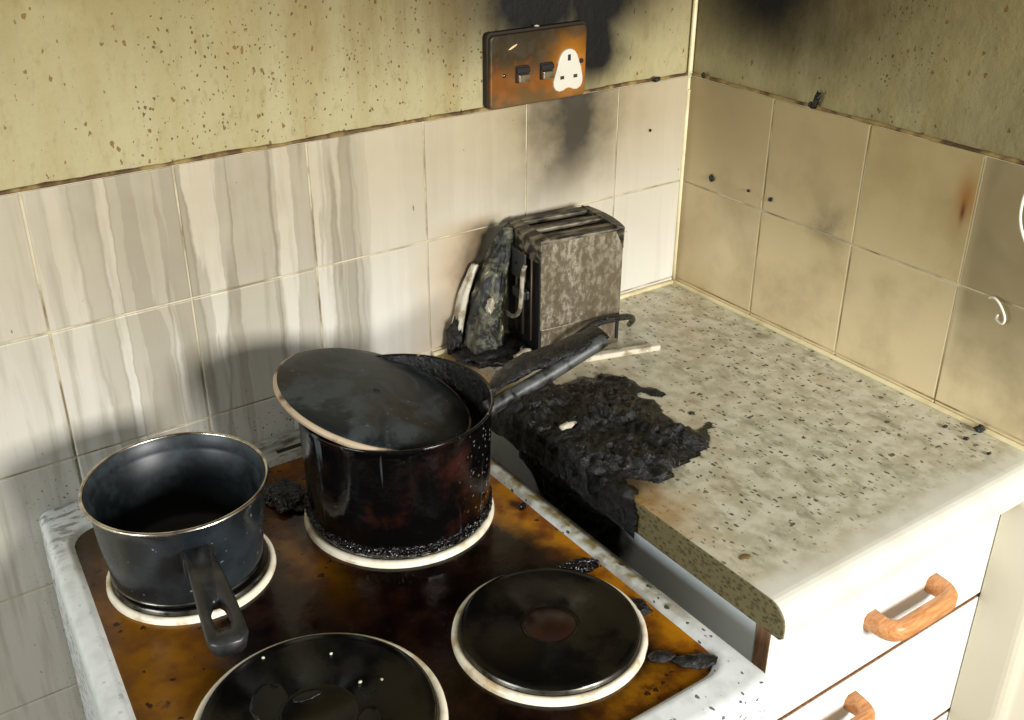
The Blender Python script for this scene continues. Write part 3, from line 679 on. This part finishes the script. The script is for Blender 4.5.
# mechanism on the open end
xe = -A-.002
br = link('mechanism_bracket', box_me('br', xe-.012, xe-.009, -.026, .012, .108, .146, .001), 'bracket', to)
link('screw', lathe_me('scr', [(0, .002), (.0022, .0015), (.0024, 0)], 12), 'black', br, (xe-.0122, -.004, .128), (0, -math.pi/2, 0))
for k, (y, r) in enumerate([(-.012, .0017), (.006, .0014), (-.034, .0013)]):
    link('guide_rod', tube_me('rod', [(xe-.006, y, .03), (xe-.006, y, .145)], r, 8, 2), 'rod', to, smooth=True)
link('carriage', box_me('car', xe-.014, xe-.002, -.024, .004, .082, .094, .002), 'bracket', to)
link('lever_wire', tube_me('lever', [(xe-.020, -.043, .140), (xe-.022, -.041, .128), (xe-.022, -.038, .100), (xe-.022, -.033, .075), (xe-.022, -.016, .060), (xe-.020, .010, .055)], .0028, 10, 6), 'wire', to, smooth=True)
# melted end housing: a wrinkled curtain of plastic on the rear side of the end
def melted_column(nm, path, nr=46, ns=44, sd=1.7):
    bm = bmesh.new(); rings = []
    for i in range(nr+1):
        t = i/nr*(len(path)-1); a = min(int(t), len(path)-2); f = t-a; f = f*f*(3-2*f)
        x, y, z, rx, ry = [path[a][q]*(1-f)+path[a+1][q]*f for q in range(5)]; ring = []
        for k in range(ns):
            g = 2*math.pi*k/ns; c_, s_ = math.cos(g), math.sin(g)
            q = 1+.30*mnoise.noise(Vector((c_*2.2, s_*2.2, z*14+sd)))+.20*mnoise.noise(Vector((c_*5, s_*5, z*34+sd)))+.10*mnoise.noise(Vector((c_*11, s_*11, z*80+sd)))
            ring.append(bm.verts.new((x+rx*c_*q, y+ry*s_*q, max(.001, z+.004*mnoise.noise(Vector((c_*4, s_*4, z*40)))))))
        rings.append(ring)
    for a, b in zip(rings, rings[1:]):
        for k in range(ns): bm.faces.new((a[k], a[(k+1) % ns], b[(k+1) % ns], b[k]))
    bm.faces.new(rings[0]); bm.faces.new(rings[-1]); return to_me(bm, nm)
link('melted_end_housing', melted_column('melted', [(xe-.055, .010, .001, .026, .026), (xe-.050, .012, .03, .024, .024), (xe-.044, .015, .07, .020, .021), (xe-.034, .018, .11, .017, .019), (xe-.022, .022, .14, .013, .016), (xe-.012, .026, .158, .006, .009)]), 'melted', to, smooth=True)
link('melted_flap', melted_column('flap', [(xe-.082, .034, .001, .006, .012), (xe-.078, .034, .04, .006, .013), (xe-.068, .036, .08, .005, .010), (xe-.050, .038, .118, .004, .006)], 30, 20, 8.1), 'ash', to, smooth=True)
link('melted_drip', lump_me('drip', .012, .009, .020, 5, .45, 3, 2.2), 'melted', to, (xe-.018, .020, .150), (0, .4, 0), True)
link('melted_drip', lump_me('drip', .004, .006, .010, 9, .75, 3, 2.6), 'ash', to, (xe-.052, -.010, .078), (0, .2, 0), True)
link('charred_skirt', lump_me('skirt', .050, .042, .008, 6, .35, 4, 2.6), 'char', to, (xe-.042, -.002, .0095), (0, 0, 0), True)
link('charred_skirt', lump_me('skirt', .010, .012, .026, 8, .4, 3, 2.6), 'char', to, (xe-.084, .030, .022), (0, .15, 0), True)
link('ash_clump', lump_me('clump', .014, .012, .009, 12, .5, 3, 2.6), 'ash', to, (xe-.018, -.042, .012), (0, 0, 0), True)
# charred flex along the foot of the toaster
cd = link('charred_flex', tube_me('flex', [(xe-.03, -.052, .008), (xe+.004, -.062, .010), (-.040, -.067, .022), (-.015, -.066, .040), (.02, -.060, .048), (.062, -.058, .046), (.085, -.04, .03), (.10, -.01, .006)], [.003, .0042, .0045, .0050, .0050, .0045, .004, .004], 8, 6), 'char', to, smooth=True)
link('bare_wire', tube_me('bare', [(xe+.0, -.064, .012), (-.045, -.071, .019), (-.024, -.072, .034)], .0017, 8, 6), 'copper', to, smooth=True)

# ------------------------------------------------------------------ scorched strip and char on the worktop
st_ = tag(link('scorched_strip', box_me('strip', -.065, .075, -.006, .006, 0, .008, .002), 'ash', None, (-.245, -.138, ZW), (0, 0, -.28)), 'pale scorched plastic strip lying on the worktop before the toaster', 'strip')
cm = tag(empty('charred_crust', (-.37, -.27, ZW)), 'black lumpy melted crust spilling over the left end of the worktop', 'burnt debris')
CMI = Matrix.Translation((.37, .27, -ZW))
bm = bmesh.new(); NX, NY = 74, 100; g = {}
for i in range(NX+1):
    for j in range(NY+1):
        x = -.452+i/NX*.20; y = -.425+j/NY*.30; V = Vector((x, y, 0))
        cxr = (x+.385)/.10; cyr = (y+.272)/.135
        d = math.sqrt(cxr*cxr*.55+cyr*cyr)+.30*mnoise.noise(V*16)+.16*mnoise.noise(V*45)
        h = max(0.0, min(1.0, (1.0-d)*3.0))
        hh = h*(.010+.012*mnoise.noise(V*22+Vector((4, 2, 1)))+.009*abs(mnoise.noise(V*60))+.006*mnoise.noise(V*130))
        g[i, j] = (x, y, h, hh)
vm = {}
def vert(i, j):
    if (i, j) not in vm:
        x, y, h, hh = g[i, j]
        over = max(0.0, -.4325-x)
        z = ZW+max(.0006, hh)-over*2.2
        if over > 0: x = -.4335-hh*.4-over*.12
        vm[i, j] = bm.verts.new((x, y, z))
    return vm[i, j]
for i in range(NX):
    for j in range(NY):
        if min(g[a, b][2] for a, b in ((i, j), (i+1, j), (i+1, j+1), (i, j+1))) > .02:
            bm.faces.new([vert(a, b) for a, b in ((i, j), (i+1, j), (i+1, j+1), (i, j+1))])
o = link('crust_sheet', to_me(bm, 'crust_sheet'), 'char', cm, smooth=True); o.matrix_parent_inverse = CMI
# the run that hangs down the worktop end and the cabinet side
bm = bmesh.new(); NY, NZ = 60, 34; gr = []
for j in range(NY+1):
    y = -.372+j/NY*.185; row = []
    for k in range(NZ+1):
        zz = k/NZ; V = Vector((0, y*30, zz*4)); t = j/NY
        depth = .115*(.55+.45*math.sin(math.pi*min(1, t*1.05)))*(1+.25*mnoise.noise(Vector((y*25, 0, 9))))
        q = mnoise.noise(V)*.0035+mnoise.noise(V*3)*.0022
        edge = math.sin(math.pi*min(1, max(0, t)))**.4
        x = (-.4325 if zz < .36 else -.4325+.0105*min(1, (zz-.36)*6))-(.0035+abs(q)*1.6)*edge
        row.append(bm.verts.new((x, y, ZW+.002-zz*depth)))
    gr.append(row)
for j in range(NY):
    for k in range(NZ): bm.faces.new((gr[j][k], gr[j+1][k], gr[j+1][k+1], gr[j][k+1]))
bmesh.ops.solidify(bm, geom=bm.faces[:], thickness=-.002)
o = link('crust_run', to_me(bm, 'crust_run'), 'char', cm, smooth=True); o.matrix_parent_inverse = CMI
o = link('ash_flake', lump_me('flk', .011, .006, .003, 31, .5, 2), 'ash', cm, (-.408, -.262, ZW+.013)); o.matrix_parent_inverse = CMI

# ------------------------------------------------------------------ wall socket
so = tag(empty('wall_socket', (-.2655, .006, T+.045)), 'rust-burnt metal socket plate with two switches and white outlet on the wall', 'socket')
PW, PH = .148, .089
def sxy(u, v): return (u-.5)*PW, (.5-v)*PH
pl = link('face_plate', prism_me('plate', rrect(-PW/2, PW/2, -PH/2, PH/2, .006, 5), .0125, .0022, 3), 'rust', so, (0, 0, 0), (math.pi/2, 0, 0))
link('backing_edge', prism_me('edge', rrect(-PW/2-.0028, PW/2+.0005, -PH/2+.001, PH/2+.003, .006, 5), .0085), 'plate_edge', so, (0, 0, 0), (math.pi/2, 0, 0))
FR = .0125
def on_plate(nm, me, mat, u, v, parent=so, dz=0, rot=0, smooth=False):
    x, z = sxy(u, v); return link(nm, me, mat, parent, (x, -FR-dz, z), (math.pi/2, rot, 0), smooth)
for u, v in ((.315, .545), (.565, .55)):
    s = on_plate('switch', prism_me('sw', rrect(-.0095, .0095, -.0115, .0090, .001, 2), .0025, .0006), 'plate_edge', u, v)
    link('rocker', box_me('rk', -.0085, .0078, -.0105, -.0008, .002, .0075, .0012), 'steel', s)
    link('burnt_rocker_top', box_me('rk2', -.0092, .0100, .0002, .0072, .002, .0048, .0012), 'black', s)
hp2 = [(0, 1), (.22, .97), (.42, .87), (.58, .68), (.70, .42), (.82, .1), (.93, -.2), (1, -.48), (.98, -.72), (.84, -.90), (.60, -.99), (.34, -.96), (.14, -.88)]
poly = [(a*.0232, b*.0262) for a, b in hp2]+[(-a*.0232, b*.0262) for a, b in hp2[:0:-1]]
poly.insert(len(hp2), (0, -.86*.0262))
ou = on_plate('white_outlet', prism_me('outlet', poly, .0024, .0012, 3), 'socket_white', .800, .60, smooth=False)
for (dx, dy, w_, h_) in ((0, .0155, .0022, .0038), (-.0105, -.0085, .0030, .0021), (.0105, -.0085, .0030, .0021)):
    link('pin_slot', box_me('slot', -w_, w_, -h_, h_, .0010, .0027), 'black' if dy > 0 else 'dark_steel', ou, (dx, dy, 0))
on_plate('plate_screw', lathe_me('scr', [(0, .0016), (.0022, .0012), (.0026, 0)], 16), 'dark_steel', .135, .55, smooth=True)
on_plate('plate_screw', lathe_me('scr2', [(0, .0016), (.0026, .0012), (.003, 0)], 16), 'black', .94, .50, dz=.001, smooth=True)
on_plate('paint_scratch', lump_me('scratch', .0075, .0012, .0005, 3, .3, 2), 'scratch', .225, .18, rot=-.45)
on_plate('paint_scratch', lump_me('scratch', .0009, .0028, .0005, 4, .3, 2), 'scratch', .985, .26, dz=-.001)
o = link('paint_chip', lump_me('chip', .0036, .002, .0012, 5, .3, 2), 'ash', so, (-.002, -.008, PH/2+.0045))

# ------------------------------------------------------------------ loose burnt bits, cables
def bit(name, label, cat, loc, s, seed, mat='char', rot=(0, 0, 0), sub=2, rough=.6):
    return tag(link(name, lump_me(name, s[0], s[1], s[2], seed, rough, sub, 1.9), mat, None, loc, rot, sub > 2), label, cat)
ZO = ZH-.0045
bit('burnt_residue', 'wet black burnt residue heap on the hob between the two saucepans', 'burnt debris', (-.704, -.131, ZO+.004), (.022, .030, .007), 61, 'crust', sub=4, rough=.5)
bit('burnt_residue', 'black charred blob beside the top of the front right hotplate', 'burnt debris', (-.512, -.418, ZO+.004), (.020, .010, .005), 62, 'crust', (0, 0, -.5), 4, .4)
bit('charred_chip', 'flat black charred flake in the front right corner of the hob', 'burnt debris', (-.508, -.585, ZO+.003), (.020, .009, .0035), 63, 'char', (0, 0, -.5), 3, .35)
bit('charred_chip', 'small black crumb beside the front right corner flake on the hob', 'burnt debris', (-.530, -.563, ZO+.003), (.012, .007, .003), 64, 'char', (0, 0, -.6), 3, .35)
bit('charred_chip', 'small black chip on the amber strip right of the front right hotplate', 'burnt debris', (-.502, -.500, ZO+.003), (.008, .011, .003), 66, 'char', (0, 0, .1), 3)
bit('charred_chip', 'tiny black crumb right of the large saucepan on the amber oil', 'burnt debris', (-.498, -.300, ZO+.003), (.005, .005, .004), 67, 'char')
bit('soot_flake', 'black soot flake on the tile ledge just left of the wall corner', 'soot flake', (-.063, -.003, T+.003), (.006, .002, .0035), 71)
bit('soot_flake', 'black soot flake on the tile ledge just right of the wall corner', 'soot flake', (-.003, -.029, T+.005), (.002, .004, .004), 72)
bit('soot_flake', 'largest forked black soot flake standing on the right wall tile ledge', 'soot flake', (-.003, -.226, T+.012), (.002, .005, .011), 73, rot=(.3, 0, 0), sub=3)
bit('soot_flake', 'black soot crumb at the foot of the forked flake on the ledge', 'soot flake', (-.003, -.219, T+.005), (.002, .005, .004), 74)
bit('soot_flake', 'black soot flake stuck to the first right wall tile near the corner', 'soot flake', (-.002, -.061, T-.132), (.0015, .005, .0045), 75, rot=(.6, 0, 0))
bit('soot_flake', 'tiny black speck low on the first right wall tile', 'soot flake', (-.002, -.131, T-.131), (.0012, .0025, .0022), 76)
bit('soot_flake', 'small black flake low on the second right wall tile', 'soot flake', (-.002, -.171, T-.132), (.0012, .004, .003), 77, rot=(-.5, 0, 0))
bit('soot_flake', 'small black speck on the upper tile left of the wall corner', 'soot flake', (-.069, -.002, T-.067), (.002, .0012, .002), 78)
bit('charred_crumb', 'dark crumb against the right wall at the back of the worktop', 'crumb', (-.011, -.531, ZW+.005), (.006, .006, .005), 79)
bit('charred_crumb', 'brown crumb on the worktop in front of the wall crumb', 'crumb', (-.038, -.532, ZW+.002), (.004, .003, .002), 80)
bit('charred_crumb', 'thin dark crumb on the worktop nearest its front right', 'crumb', (-.045, -.566, ZW+.002), (.004, .002, .0015), 81)
bit('charred_crumb', 'dark sliver on the worktop left of the other crumbs', 'crumb', (-.035, -.502, ZW+.002), (.004, .002, .0015), 82)
bit('grease_blob', 'brown grease blob near the front left corner of the worktop', 'grease', (-.405, -.540, ZW+.0005), (.006, .004, .0008), 83, 'grease', sub=3, rough=.3)
tag(link('white_cable', tube_me('cable', [(-.012, -0.5730, T+.10), (-.012, -0.5430, T+.04), (-.012, -0.5240, T-.01), (-.013, -0.5200, T-.035), (-.013, -0.5250, T-.060), (-.012, -0.5430, T-.085), (-.012, -0.5730, T-.10)], .0016, 8, 8), 'cable', smooth=True), 'thin white cable loop hanging in front of the right wall tiles', 'cable')
tag(link('cable_end', tube_me('cable2', [(-.008, -.505, T-.150), (-.010, -.512, T-.147), (-.012, -.522, T-.152), (-.012, -.530, T-.164), (-.011, -.528, T-.172), (-.010, -.520, T-.170), (-.008, -.519, T-.165)], .0013, 8, 8), 'cable', smooth=True), 'short curled white cable end on the lower right wall tile', 'cable')
